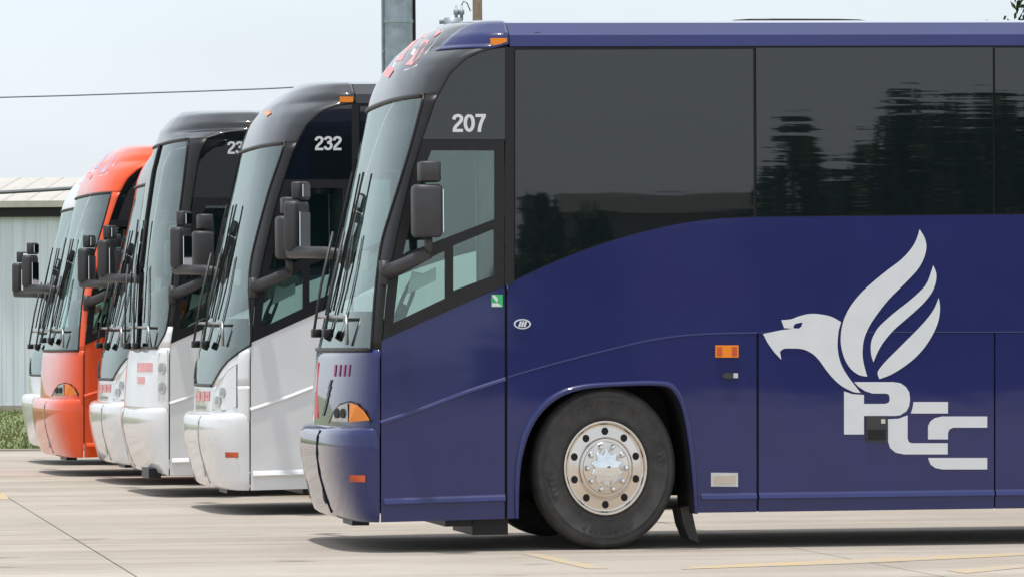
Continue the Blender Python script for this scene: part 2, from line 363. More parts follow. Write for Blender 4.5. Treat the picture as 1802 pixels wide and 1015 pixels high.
def wheel(parent, c, side, full):
    y0 = c[1]; s = side
    tp = [(.30,.06),(.315,.012),(.34,.0),(.40,-.012),(.46,-.008),(.50,.008),(.525,.02),(.540,.045),(.5450,.075),(.5450,.22),(.53,.28),(.48,.30),(.33,.29)]
    prof = []
    for r, l in tp:
        prof.append((r, s*(l+.0)))
        if full and r in (.34,.46,.50): prof += [(r+.006, s*(l-.006)), (r+.012, s*(l))]
    o = lathe(prof, c, 64, WS).build('wheel', 'rubber', parent, True)
    rp_ = [(.318,.012),(.314,-.008),(.302,-.006),(.294,.020),(.286,.026),(.272,.022),(.222,.016),(.206,.010),(.196,-.012),(.188,-.016),(.0,-.016)]
    lathe([(r, s*l) for r, l in rp_], c, 48, WS).build('rim', 'chrome', o, True)
    if not full: return o
    for k in range(10):
        a = 2*math.pi*(k+.5)/10 + .0
        m = lathe([(.026,.004),(.026,-.0025),(.0,-.0025)], (c[0]+.245*math.cos(a)*WS, c[1]+s*.0175, c[2]+.245*math.sin(a)), 14, WS); m.build('hand_hole', 'dark', o, False)
    m = lathe([(.178,-.010),(.176,-.024),(.168,-.030),(.0,-.030)], c, 40, WS); m.build('hub', 'chrome', o, True)
    # star-shaped bright hub cover
    ring = []
    for k in range(80):
        a = 2*math.pi*k/80; r = .112 + .015*math.cos(10*a + math.pi); ring.append((a, r))
    rings = [[(c[0]+r*q*math.cos(a)*WS, c[1]+s*l, c[2]+r*q*math.sin(a)) for a, r in ring] for q, l in ((1,-.028),(1,-.050),(.97,-.054))]
    for q, l in ((.90,-.057),(.78,-.062),(.62,-.067),(.45,-.0705),(.28,-.073),(.12,-.0742),(.03,-.0745)): rings.append([(c[0]+.106*q*math.cos(a)*WS, c[1]+s*l, c[2]+.106*q*math.sin(a)) for a, r in ring])
    MB().loft(rings, True, True).build('hub_cover', 'bright_chrome', o, True)
    mm = MB()
    for a0, n, da in ((math.pi/2, 9, .115), (-math.pi/2, 8, .115), (.25, 4, .09), (math.pi+.3, 4, .09)):
        for k in range(n):
            a = a0 + (k - (n-1)/2)*da; hw_ = da*.33
            mm.loft([[(c[0]+r*math.cos(a+e)*WS, c[1]+s*l, c[2]+r*math.sin(a+e)) for e, l in ((-hw_,-.009),(-hw_*.5,-.0155),(hw_*.6,-.0155),(hw_,-.009))] for r in (.398, .436)], False)
    mm.build('sidewall_relief', 'rubber', o)
    for k in range(10):
        a = 2*math.pi*k/10; cc = (c[0]+.147*math.cos(a)*WS, c[1], c[2]+.147*math.sin(a))
        lathe([(.021,-.028),(.021,-.040),(.016,-.045),(.016,-.075),(.010,-.083),(.0,-.084)], cc, 10, WS).build('lug_nut', 'bright_chrome', o, True)
    return o
def mirror(parent, near, glass=True):
    g = MB()
    if near:
        v = -.34; a = Pv(370, 183, v); b = Pv(372, 149, v)
        root = MB().rbox((a.x, v, a.z), (.20, .22, .345)).build('mirror_housing', 'black_plastic', parent, True)
        MB().rbox((b.x, v, b.z), (.145, .20, .135)).build('spot_mirror', 'black_plastic', root, True)
        q0 = Pv(334, 237, .02); q1 = Pv(352, 229, -.16); q2 = Pv(372, 219, v)
        MB().tube([q0, q1, q2], [.055, .048, .04], 10).tube([q2, Pv(371, 203, v)], .028, 8).tube([Pv(333, 226, .0), Pv(333, 247, .0)], .035, 8).build('mirror_arm', 'black_plastic', root, True)
        mk('mirror_glass', [(a.x+.098, v+dy, a.z+dz) for dy, dz in ((-.085,-.14),(.085,-.14),(.085,.14),(-.085,.14))], [(0,1,2,3)], 'bright_chrome', root, False, .006)
    else:
        v = W + .36; a = Pv(257, 196, v); b = Pv(260.5, 165.5, v)
        def turned(c, d, ang=R(-32)):
            m = MB().rbox((0, 0, 0), d); rm = Matrix.Rotation(ang, 3, 'Z'); m.v = [tuple(rm @ Vector(q) + Vector(c)) for q in m.v]; return m
        def face(c, w2, z0, z1, off, ang=R(-32)):
            rm = Matrix.Rotation(ang, 3, 'Z'); return [rm @ Vector((off, y_, z_)) + Vector(c) for y_, z_ in ((-w2,z0),(w2,z0),(w2,z1),(-w2,z1))]
        root = turned((a.x, v, a.z), (.13, .24, .36)).build('mirror_housing', 'black_plastic', parent, True)
        turned((b.x, v, b.z), (.09, .18, .13)).build('spot_mirror', 'black_plastic', root, True)
        q0 = Pv(252, 219, v); q1 = Pv(280, 219, W - .1); q2 = Pv(303, 221, W - .25)
        MB().tube([q0, q1, q2], [.045, .045, .04], 10).tube([q0, Pv(254, 208, v)], .03, 8).build('mirror_arm', 'black_plastic', root, True)
        mk('mirror_glass', face((a.x, v, a.z), .085, -.15, .10, .068), [(0,1,2,3)], 'bright_chrome', root, False, .006)
        mk('spot_glass', face((b.x, v, b.z), .06, -.045, .045, .048), [(0,1,2,3)], 'bright_chrome', root, False, .006)
def jmap(pts): return [(330 + (x - 217) / .813, 300 + (y - .7 - 300) / .813) for x, y in pts]
def cmap(pts): return [(330 + (x - 147) / .725, 300 + (y - 1.2 - 300) / .725) for x, y in pts]
def tabl(pts): return sorted((y, x) for x, y in pts)
def coach(origin, variant, body, bumper, cap, number, label, group, hero=False, cove=None):
    global US, UC
    US, UC = (USC, UCC) if variant == 'C' else (USE, UCE)
    root = bpy.data.objects.new('motor_coach', None); col.objects.link(root); root.location = origin; root.rotation_euler = (0, 0, TH + (330 - project(origin)[0]) / F)
    tag(root, label, 'coach', group); cove = cove or body
    # ---- shell: roof, far side, rear, floor
    useam = P(441, 100)[0]
    prof = [(0, Zy(40)), (.02, Zy(30)), (.17, Zy(18)), (.6, Zy(18)+.045), (1.3, ZTOP)]; prof += [(W - a, b) for a, b in prof[-2::-1]]
    MB().loft([[(u, a, b + .0062*(u - useam)) for a, b in prof] for u in (useam + .012, UE - .15, UE)], False).build('roof', cove, root)
    ha, hb = P(626, 15.6, 1.3), P(746, 16.2, 1.3)
    MB().rbox(((ha[0]+hb[0])/2, 1.3, ZTOP+.016), (hb[0]-ha[0], .9, .030)).build('roof_hatch', 'black_trim', root, True)
    zt = Zy(40); fl = .34
    dz0, dz1 = Zy(285), Zy(125)
    fo = [(us(z)+.004, z) for z in lin(.32, zt, 40)]; dh = [(us(z)+.05, z) for z in lin(dz0, dz1, 12)] + [(1.05, dz1), (1.05, dz0)]
    plate('far_side_panel', fo + [(UE, zt), (UE, .32)], W-.03, .03, body, root, (dh,), raw=True)
    plate('far_window', [(1.15, Zy(210)), (UE-.3, Zy(210)), (UE-.3, zt-.03), (1.15, zt-.03)], W+.001, .006, 'tinted_glass', root, raw=True)
    plate('door_glass', dh, W-.018, .004, 'driver_glass', root, raw=True)
    MB().box((UE-.04, .05, .35), (UE, W-.05, zt+.12)).build('rear_panel', body, root)
    MB().box((.1, .55, fl), (UE-.1, W-.55, fl+.05)).box((2.3, .06, fl), (UE-4.2, .55, fl+.05)).box((2.3, W-.55, fl), (UE-4.2, W-.06, fl+.05)).box((UE-2, .06, fl), (UE-.1, W-.06, fl+.05)).build('underbody', 'dark', root)
    MB().box((.05, .55, fl), (UE-.1, .58, 1.2)).box((.05, W-.58, fl), (UE-.1, W-.55, 1.2)).build('chassis_rail', 'dark', root)
    MB().box((.86, .04, fl+.1), (.9, W-.04, 1.15)).box((1.06, .05, 1.15), (1.1, W-.05, zt+.1)).build('bulkhead', 'interior_dark', root)
    MB().box((-.05, .05, 1.02), (1.06, W-.05, 1.06)).build('cab_floor', 'interior_dark', root)
    # ---- side plates
    dp = [(330.6,294.8),(437.6,247.6),(437.6,449.4),(330.6,452.4)]
    plate('front_side_panel', dp, 0, .018, body, root)
    pw = [(440,x[1]) if False else x for x in CHAR]
    wp = [(x, y+.9) for x, y in CHAR[:-1]] + [(656,289.2),(656,SKIRT(656)),(602.5,SKIRT(602))] + ARCH[::-1] + [(440,449.3)]
    plate('wheel_panel', wp, 0, .018, body, root)
    up = WINB + [(1275, WB2(1275)), (1275, CH2(1275)-.6)] + [(x, y-.6) for x, y in CHAR[::-1]]
    up = [(440 if x < 440.1 else x, y) for x, y in up]
    plate('upper_side_panel', up, 0, .018, body, root)
    u1 = P(1275, 300)[0]; zc = P(1275, CH2(1275))[1]; zwb = P(1275, WB2(1275))[1]; zs = P(1275, SKIRT(1275))[1]
    plate('rear_upper_panel', [(u1, zc), (UE, zc), (UE, zwb), (u1, zwb)], 0, .018, body, root, raw=True)
    for xa, xb in zip((658, 863.2, 1069), (861.8, 1067.6, 1274)):
        plate('luggage_door', [(xa, CH2(xa)+.9), (xb, CH2(xb)+.9), (xb, SKIRT(xb)), (xa, SKIRT(xa))], 0, .018, body, root)
    plate('rear_lower_panel', [(u1+.01, zs), (UE, zs), (UE, zc-.008), (u1+.01, zc-.008)], 0, .018, body, root, raw=True)
    lo = [(331,300),(440,250)] + WINB[1:] + [(1480,WB2(1480)),(1480,SKIRT(1480)-.4),(602,443.6)] + ARCH[::-1] + [(440,446),(331,449)]
    plate('side_core', lo, .022, .02, 'dark', root)
    # arch liner and lip
    q0 = [P(x, y, 0) for x, y in ARCH]
    MB().loft([[(a, l, b) for a, b in q0] for l in (.01, .55)], False).build('arch_liner', 'dark', root)
    rings = []
    for (x, y), (xo, yo) in zip(ARCH, ARCHO):
        a, b = P(x, y); c, d = P(xo, yo); rings.append([(a, .02, b), (a, -.022, b), (a*.6+c*.4, -.030, b*.6+d*.4), (c*.75+a*.25, -.022, d*.75+b*.25), (c, .004, d)])
    MB().loft(rings, False).build('arch_lip', body, root, True)
    # character ridges and skirt trim
    ridge('character_line', spl([(330,366),(365,354.5),(400,341),(438.4,328.2)], 4), .028, .012, body, root)
    ridge('character_line', [(x, y) for x, y in CHAR], .012, .0022, body, root)
    ridge('character_line', [(658, CH2(658)), (1270, CH2(1270))], .008, .0016, body, root)
    ridge('skirt_trim', [(333,434.6),(438,431.2)], .05, .024, body, root)
    ridge('skirt_trim', [(608,TRIM(608)),(656,TRIM(656))], .05, .024, body, root)
    for xa, xb in zip((658, 863.2, 1069), (861.8, 1067.6, 1274)): ridge('skirt_trim', [(xa,TRIM(xa)),(xb,TRIM(xb))], .05, .024, body, root)
    # ---- window band
    drv = [P(437,121.5), P(437,247.5)] + [(us(z)+.006, z) for z in lin(Zy(294.5), Zy(121.5), 14)]
    g1 = [(374,130.5),(429,130.5),(429,190),(349.5,220.5),(357,186),(366,152)]
    g2 = [(346,236),(386,217.5),(386,258.5),(341,280)]
    g3 = [(393,213),(428.5,198.5),(428.5,238.5),(393,252)]
    plate('driver_window_frame', drv, -.004, .03, 'black_trim', root, [[P(*q) for q in g] for g in (g1, g2, g3)], raw=True)
    for g in (g1, g2, g3): plate('driver_window', g, .012, .004, 'driver_glass', root)
    usp = [(366,121),(371,104),(377.6,87),(384,74),(391,63),(399,55),(407,49),(416,45),(425,42.5),(440.5,40.8)]
    plate('number_panel', [(us(z)+.004, z) for z in lin(Zy(121), Zy(40.8), 16)] + [P(440.5,40.8), P(440.5,121)], .001, .02, 'tinted_glass', root, raw=True)
    nb = {'E': (392.2, 99.0, 421.6, 114.6), 'J': (398.6, 75.4, 427.6, 90.4), 'C': (398.8, 53.6, 428, 68.6)}[variant]
    if number: digits('fleet_number', number, *nb, -.003, 'decal_white', root)
    if variant != 'C': ridge('pillar_seam', [(x, y) for x, y in spl([(338,236)] + [(346,197),(357,150)] + usp, 3)], .010, .004, 'dark', root)
    bw = .9
    first = [(441.5,41.5),(653,ROOFB(653)+1.4)] + [(653,188.5-.6)] + [(x, y-1.1) for x, y in WINB[::-1] if x < 650]
    plate('window_surround', [(438.2,41.2),(446,41.2),(446,244),(438.2,248)], -.006, .02, 'black_trim', root)
    panes = [[(446.8,43.5),(653,42.6),(653.6,187)] + [(x, y-1.2) for x, y in WINB[::-1] if 448 < x < 650] + [(446.8,242)]]
    for xa, xb in zip(WINX[1:], WINX[2:]): panes.append([(xa+1.6,41.6),(xb-.2,41.2),(xb+.6,WB2(xb)-1.2),(xa+2.4,WB2(xa)-1.2)])
    for k, g in enumerate(panes): plate('side_window', g, .0, .008, 'tinted_glass' if k else 'flat_tinted_glass', root)
    plate('window_core', [(438,41),(1482,36),(1482,WB2(1482)),(656,189.5)] + WINB[::-1] + [(438,247)], .016, .02, 'black_trim', root)
    u2 = P(1482, 100)[0]
    plate('rear_window', [(u2+.02, zwb), (UE, zwb), (UE, zt-.01), (u2+.02, zt-.01)], .0, .02, 'tinted_glass', root, raw=True)
    # ---- nose
    zwt, zwb_, zbt = Zy(50 if variant == 'C' else 82.5), Zy(302.5), Zy(371)
    if variant == 'E': ne = tabl(spl([(368.5,82),(365,96),(357,126),(347,160),(338.5,187),(331,214),(326,255),(322.5,303)], 4)); zw0 = zwb_; zp0 = zwb_
    elif variant == 'J': ne = tabl(jmap(spl([(247.6,123.5),(242,141),(233,168),(222,209),(217.8,229),(216.4,250),(217.3,270),(217.2,299),(208,305),(198,313),(191,322),(184.5,334)], 4))); zw0 = Zy(341); zp0 = Zy(299)
    else: ne = tabl(cmap(spl([(164,115),(162,135),(158.5,165),(154,200),(150,240),(146,280),(142,292),(137,300)], 4))); zw0 = Zy(299.5); zp0 = Zy(281)
    zs_ = lin(zw0, zwt, 30)
    cache = {z: edge_phi(ne, z) for z in zs_}
    fe = lambda z: cache[min(cache, key=lambda k: abs(k - z))]
    patch('windshield', zs_, fe, lambda z: math.pi - fe(z), 'windshield_glass', root, 28, 0, 0)
    up_ = [z for z in zs_ if z >= zp0 - .01]; dn_ = [z for z in zs_ if z <= up_[0]]
    pil = 'black_trim' if (variant != 'E' or cap == 'black_paint') else cap
    patch('pillar', up_, lambda z: 0.0, fe, pil, root, 8); patch('pillar', up_, lambda z: math.pi - fe(z), lambda z: math.pi, pil, root, 8)
    if len(dn_) > 1:
        patch('front_fender', dn_, lambda z: 0.0, fe, body, root, 14); patch('front_fender', dn_, lambda z: math.pi - fe(z), lambda z: math.pi, body, root, 14)
    patch('front_panel', lin(zbt - .06, zw0, 10), lambda z: 0.0, lambda z: math.pi, body, root, 40)
    zc_ = lin(zwt, Zy(40), 12) + lin(Zy(40), ZTOP - .004, 14)[1:]
    cap_o = patch('roof_cap', zc_, lambda z: 0.0, lambda z: math.pi, cap, root, 40)
    mk('roof_cap_top', [NS(math.pi*k/40, ZTOP - .004) for k in range(41)], [tuple(range(41))], cap, root)
    # gasket round the glass, wiper gear
    gk = MB(); gk.tube([NS(fe(z), z, .006) for z in zs_], .011, 6); gk.tube([NS(math.pi - fe(z), z, .006) for z in zs_], .011, 6)
    gk.tube([NS(fe(zs_[-1]) + (math.pi - 2*fe(zs_[-1]))*k/24, zwt, .006) for k in range(25)], .014, 6)
    gk.tube([NS(fe(zs_[0]) + (math.pi - 2*fe(zs_[0]))*k/24, zw0, .006) for k in range(25)], .014, 6); gk.build('windshield_gasket', 'black_trim', root, True)
    def nv(x, y, v, o=.05):
        z = P(x, y, v)[1]; lo, hi = .02, math.pi - .02
        for _ in range(24):
            m = (lo + hi)/2
            if NS(m, z).y < v: lo = m
            else: hi = m
        return NS(lo, z, o)
    if variant == 'C': MB().tube([NS(math.pi/2, z, .006) for z in zs_], .02, 6).build('windshield_divider', 'black_trim', root, True)
    for vv, dx in ((1.05, 0), (1.75, 0)):
        wm = MB(); yk = 292 if variant == 'E' else 300
        wm.tube([nv(290, yk, vv, .07), nv(290, 250, vv+.05, .09), nv(290, 203, vv+.1, .08)], .010, 6)
        wm.tube([nv(290, yk, vv+.08, .06), nv(290, 250, vv+.12, .08), nv(290, 205, vv+.14, .07)], .006, 6)
        ww = wm.build('wiper', 'black_plastic', root, True)
        MB().tube([nv(290, 270, vv+.16, .03), nv(300, 205, vv+.12, .035), nv(306, 150, vv+.06, .03)], .008, 6).build('wiper_blade', 'dark', ww, True)
        p = nv(290, yk-2, vv+.04, .05); MB().rbox((p.x, p.y, p.z), (.07, .13, .06)).build('wiper_pivot', 'black_trim', ww, True)
    MB().tube([nv(300, 276, .45 + .06*k, .055) for k in range(30)], .013, 6).tube([nv(300, 276, .45, .055), nv(300, 299, .42, .02)], .013, 6).build('dash_reflection_bar', 'grey_metal', root, True)  # added grey bar, imitates the dash reflection low in the windshield
    # ---- bumper
    bx_ = [(369.5, 274, .05), (370.5, 266, .012), (373, 261.8, 0), (378, 259.8, -.004), (388, 259.6, -.006), (400, 260.5, -.006), (415, 263, -.004), (430, 266.5, 0), (442, 269.8, .002), (449.5, 272.5, .006), (452.3, 276, .03)]
    ub = P(329, 400)[0]; rings = []; bx_ = [(a, b + (13 if variant == 'C' else 0), c) for a, b, c in bx_]
    for y, x, ins in bx_:
        z = Zy(y if y > 380 else y); cu_ = fit_uc(ub, z, x, ins, 4.2, 2.3)
        rings.append([sup(ub, cu_, z, math.pi*k/48, ins, 4.2, 2.3) for k in range(49)])
    MB().loft(rings, False).build('bumper', bumper, root, True)
    def bs(x, y, off=0):
        z = Zy(y); cu_ = fit_uc(ub, z, interp([(b[0], b[1]) for b in bx_], y), 0, 4.2, 2.3); lo, hi = 0., 1.8
        for _ in range(24):
            m = (lo + hi)/2
            if lproj(sup(ub, cu_, z, m, 0, 4.2, 2.3))[0] > x: lo = m
            else: hi = m
        p = sup(ub, cu_, z, lo, -off, 4.2, 2.3); return p + Vector((-off*.5, 0, 0))
    seam = [bs(x, y, .008) for x, y in ((278,374),(275.5,380),(275,395),(277,412),(281,428),(285,440),(288,448))]
    MB().tube(seam, .006 if hero else .004, 6).build('bumper_seam', 'dark' if hero else 'silver_plate', root, True)
    if number in ('207', '232'): decal('bumper_reflector', [(304,411.5),(317.3,411.5),(317.3,417.3),(304,417.3)], 'reflector_red', root, .010, bs)
    decal('tow_slot', [(280,427),(281.6,429),(283.2,441),(281,437)], 'dark' if body == 'blue_paint' else 'silver_plate', root, .008, bs)
    MB().box((P(312,455)[0], .40, .168), (P(327,455)[0], .9, .26)).box((P(388,455)[0], .1, .165), (P(411,455)[0], 1.2, .35)).box((P(412,455)[0], .12, .105), (P(443,455)[0], 1.0, .35)).build('skid_plate', 'black_trim', root)
    # ---- lamps
    if variant == 'E':
        hz = tabl([(324,366.5),(323,362),(319,355),(314,350.5),(308,348)])
        decal('headlamp_housing', [(286,366.5),(290,357),(296,349.5),(305,347),(313,349.5),(319,355),(323.5,364),(322,366.5)], 'black_trim', root, .010)
        hl = decal('headlamp', [(289.5,365),(292,357),(297,351),(303.5,349.5),(304,365.3)], 'lens_clear', root, .018)
        for xx in (294.5, 300): decal('headlamp_bowl', [(xx+2.1*math.cos(k*.63), 358+4.4*math.sin(k*.63)) for k in range(10)], 'dark', hl, .023)
        decal('turn_signal', [(305.5,349.2),(311.5,350.8),(317,356),(321,362.5),(321.5,364),(305,365.8)], 'amber_lens', root, .018)
    elif variant == 'J':
        decal('headlamp_housing', jmap([(206.6,315),(199,320),(191,330),(186.6,340),(185.2,355),(195,356),(206.6,353)]), 'grey_metal', root, .008)
        hp = decal('headlamp', jmap([(206,316.2),(199.3,321),(191.6,330.5),(187.3,340),(186,354.2),(195,355),(206,352.2)]), body, root, .013)
        for cx_, cy_ in ((194.5,340),(190.5,347.5)): decal('headlamp_bowl', jmap([(cx_+2.6*math.cos(k*.52), cy_+4.6*math.sin(k*.52)) for k in range(12)]), 'lens_clear', hp, .018)
    else:
        hp = decal('headlamp', cmap([(138.5,306),(146,303),(146,347),(138,347)]), 'silver_plate', root, .01)
        for cx_, cy_ in ((141.5,319),(141.5,336)): decal('headlamp_bowl', cmap([(cx_+3*math.cos(k*.52), cy_+5*math.sin(k*.52)) for k in range(12)]), 'lens_clear', hp, .018)
    if variant == 'J': decal('roof_marker_lamp', [(346,52.5),(351,49.5),(353,53),(348,56.5)], 'amber_lens', root, .012)
    plate('side_marker_lamp', [(425.5,33.2),(439.5,33.2),(439.5,39.2),(425.5,39.2)], -.004, .03, 'amber_lens', root)
    # ---- small fittings on the flank
    lamp = plate('side_turn_lamp', [(620.5,299),(640.5,299),(640.5,309.6),(620.5,309.6)], -.016, .02, 'amber_lens', root)
    for xx in (621.8, 634.8): plate('lamp_cell', [(xx,300.4),(xx+4.4,300.4),(xx+4.4,308.4),(xx,308.4)], -.019, .004, 'reflector_red', lamp)
    hd = plate('flap_lock', spl([(626,325.5),(629,323.2),(635,323.5),(635,327.6),(629,327.8),(626,325.5)], 3)[:-1], -.018, .02, 'black_plastic', root)
    plate('lock_cylinder', [(636,323.2),(640,323.2),(640,327.4),(636,327.4)], -.014, .016, 'silver_plate', root)
    vp = plate('vent_plate', [(616.6,409.4),(640,409.6),(640,421.6),(616.6,421.4)], -.006, .008, 'silver_plate', root)
    plate('vent_grille', [(619,412),(638,412),(638,419),(619,419)], -.009, .004, 'chrome', vp)
    plate('mud_flap', [(590,440),(599,438),(606,470),(598,467),(593,455)], .15, .3, 'rubber', root)
    c = WC.copy(); c.y = .035; wheel(root, c, 1, hero)
    wheel(root, (WC.x, W-.035, WC.z), -1, False)
    if hero:
        for vv, s in ((.035, 1), (W-.035, -1)): wheel(root, (WC.x + 7.0, vv, WC.z), s, False)
    # ---- cab interior
    dz = Zy(297); dv = []
    dl = [NS(math.pi*k/24, dz, -.0) for k in range(2, 23)]; dl = [Vector((p.x + .09, .06 + p.y*(W-.12)/W, 0)) for p in dl] + [Vector((.16, W-.1, 0)), Vector((.16, .1, 0))]
    MB().loft([[p + Vector((0, 0, z)) for p in dl] for z in (dz-.3, dz)], True, True).box((.06, .3, dz-.3), (.22, 1.15, dz+.16)).box((.0, 1.25, dz-.3), (.16, 1.75, dz+.22)).box((-.06, 1.85, dz-.3), (.10, 2.3, dz+.08)).build('dashboard', 'interior_dark', root)
    st = MB().rbox((.62, .62, 1.42), (.5, .52, .14)).build('driver_seat', 'seat_grey', root, True)
    MB().rbox((.86, .62, 1.85), (.13, .5, .8)).build('seat_back', 'seat_grey', st, True)
    sc_ = Vector((.25, .62, dz+.26)); MB().tube([sc_ + Vector((.09*math.sin(a)*.9, .22*math.cos(a), .2*math.sin(a))) for a in lin(0, 2*math.pi, 20)], .014, 6).tube([sc_, sc_ + Vector((-.15, 0, -.3))], .03, 6).build('steering_wheel', 'dark', root, True)
    sh = [Pv(353,255,.035), Pv(357,235,.05), Pv(367,237,.05), Pv(378,231.5,.05), Pv(378,243,.04)]
    mk('paper_sheet', sh, [tuple(range(5))], 'paper', root, False, .004)
    mk('paper_sheet', [surf(x, y, -.02) for x, y in ((310.5,217),(318,217),(317.5,234),(310,234))], [(0,1,2,3)], 'paper', root, False, .004)
    MB().box((.34, .35, Zy(106)), (.36, W-.35, Zy(92))).build('sun_visor', 'interior', root)
    mirror(root, True); mirror(root, False)
    return root, bs
# ---------------------------------------------------------------- ground
FAR = 61.0
g = mk('ground', [(-900,-300,-.06),(900,-300,-.06),(900,1600,-.06),(-900,1600,-.06)], [(0,1,2,3)], 'grass'); tag(g, kind='structure')
lot = mk('parking_lot', [(-260,-60,-.02),(60,-60,-.02),(60,FAR-.05,-.02),(-260,FAR-.05,-.02)], [(0,1,2,3)], 'concrete'); tag(lot, kind='structure')
ct, st_ = math.cos(TH), math.sin(TH)
def lat(a, b): return (a*ct - b*st_, a*st_ + b*ct)      # lot grid -> world
SL = 4.6; JOFF = -4.86*ct + 43*st_                      # joint seen at the left of the photo passes (-4.86, 43)
box_me = None
for i in range(-4, 6):
    for j in range(4, 14):
        a0 = JOFF + i*SL; b0 = j*SL + 1.2
        cx_, cy_ = lat(a0 + SL/2, b0 + SL/2)
        if cy_ > FAR - 1.6 or cy_ < 18: continue
        if box_me is None:
            h = SL/2 - .006; s = MB(); s.box((-h,-h,-.02), (h,h,0.0)); so = s.build('concrete_slab', 'concrete', lot); box_me = so.data
        else:
            so = bpy.data.objects.new('concrete_slab', box_me); col.objects.link(so); so.parent = lot
        so.location = (cx_, cy_, 0); so.rotation_euler = (0, 0, TH)
gs = mk('kerb_edge', [(-60,FAR-.04,-.05),(60,FAR-.04,-.05),(60,FAR+.25,-.05),(-60,FAR+.25,-.05),(-60,FAR-.04,.02),(60,FAR-.04,.02),(60,FAR+.25,.02),(-60,FAR+.25,.02)], [(0,1,5,4),(4,5,6,7),(2,3,7,6)], 'concrete'); tag(gs, kind='structure')
def ground_pt(x, y, z=0.0025):
    d = cam_m.to_3x3() @ Vector(((x-CX)/F, -(y-CY)/F, -1)); t = (z - CAMH)/d.z; return Vector((d.x*t, d.y*t, z))
def painted(pts):
    o = mk('painted_line', [ground_pt(*p) for p in pts], [tuple(range(len(pts)))], 'worn_yellow'); tag(o, kind='structure')
painted([(0,427),(3,427),(8.5,432.5),(0,432.5)])
painted([(452,479.6),(468,479.6),(528,492.5),(510,492.5)])
painted([(590,493),(600,490.5),(760,483.5),(888,478.5),(888,481),(740,488)])
painted([(820,494),(888,488.5),(888,491.5),(838,496.5)])
painted([(230,427.5),(270,427.2),(270,429.8),(225,430.2)])
# grass blades over the strip behind the lot
gv = []; gf = []
for _ in range(26000):
    x = random.uniform(-16, 4); y = FAR + .3 + 44*random.random()**1.6; h = random.uniform(.03, .08) * (1.6 if random.random() < .06 else 1); a = random.uniform(0, 6.28); wd = .02
    n = len(gv); dx, dy = math.cos(a)*wd, math.sin(a)*wd
    gv += [(x-dx, y-dy, -.06), (x+dx, y+dy, -.06), (x+random.uniform(-.05,.05), y, -.06+h)]; gf.append((n, n+1, n+2))
me = bpy.data.meshes.new('grass'); me.from_pydata(gv, [], gf); me.materials.append(MATS['grass']); go = bpy.data.objects.new('grass', me); col.objects.link(go)
tag(go, 'mown green grass strip between the concrete lot and the grey shed', 'grass', kind='stuff')
# ---------------------------------------------------------------- metal shed behind
def at(x, y, Zd):
    d = cam_m.to_3x3() @ Vector(((x-CX)/F, -(y-CY)/F, -1)); t = Zd/d.y; return cam_m.translation + d*t
BZ = 106.0
shed = bpy.data.objects.new('metal_shed', None); col.objects.link(shed); eave = at(0, 181, BZ).z; rid = at(0, 154.5, BZ+9).z
shed.location = (at(40,300,BZ).x, BZ, -.06); tag(shed, 'long pale grey ribbed metal shed behind the parked coaches', 'shed')
pw_, x_l = .272, at(-40,300,BZ).x
def shed_part(m, name, mat): o = m.build(name, mat); o.parent = shed; o.matrix_parent_inverse = Matrix.Translation(-Vector(shed.location)); return o
npan = int((at(215,300,BZ).x - x_l) / pw_); first_p = None
for k in range(npan):
    if first_p is None:
        m = MB(); H = eave + .06
        pr = [(0,-.045),(.016,-.045),(.03,0),(.13,.004),(.135,-.006),(.14,.004),(pw_-.004,0),(pw_-.004,.03),(0,.03)]
        m.loft([[(a, b, z) for a, b in pr] for z in (0.1, H)], True, True); first_p = m.build('wall_panel', 'wall_cladding'); o = first_p
    else: o = bpy.data.objects.new('wall_panel', first_p.data); col.objects.link(o)
    o.parent = shed; o.location = (x_l + k*pw_ - shed.location.x, 0, 0)
x_r = x_l + npan*pw_
shed_part(MB().box((x_l,BZ+.05,-.06),(x_r,BZ+18,eave-.05)), 'wall_core', 'wall_cladding')
shed_part(MB().box((x_l,BZ-.02,-.06),(x_r,BZ+.04,.06)), 'footing', 'concrete')
shed_part(MB().box((x_l,BZ-.16,eave-.20),(x_r,BZ-.05,eave+.02)), 'soffit_shadow_strip', 'black_trim')  # black strip stands in for the soffit shadow below the gutter
shed_part(MB().box((x_l,BZ-.32,eave+.02),(x_r,BZ-.10,eave+.17)), 'gutter', 'roof_cladding')
rpw = .55; rp0 = None
for k in range(int((x_r-x_l)/rpw)):
    if rp0 is None:
        m = MB(); A = Vector((0, -.3, eave+.2)); B = Vector((0, 9, rid+.06)); pr = [(0,.03),(.05,.03),(.08,0),(rpw-.004,0),(rpw-.004,-.04),(0,-.04)]
        m.loft([[(a, E.y, E.z+b) for a, b in pr] for E in (A, B)], True, True); rp0 = m.build('roof_panel', 'roof_cladding'); o = rp0
    else: o = bpy.data.objects.new('roof_panel', rp0.data); col.objects.link(o)
    o.parent = shed; o.location = (x_l + k*rpw - shed.location.x, 0, 0)
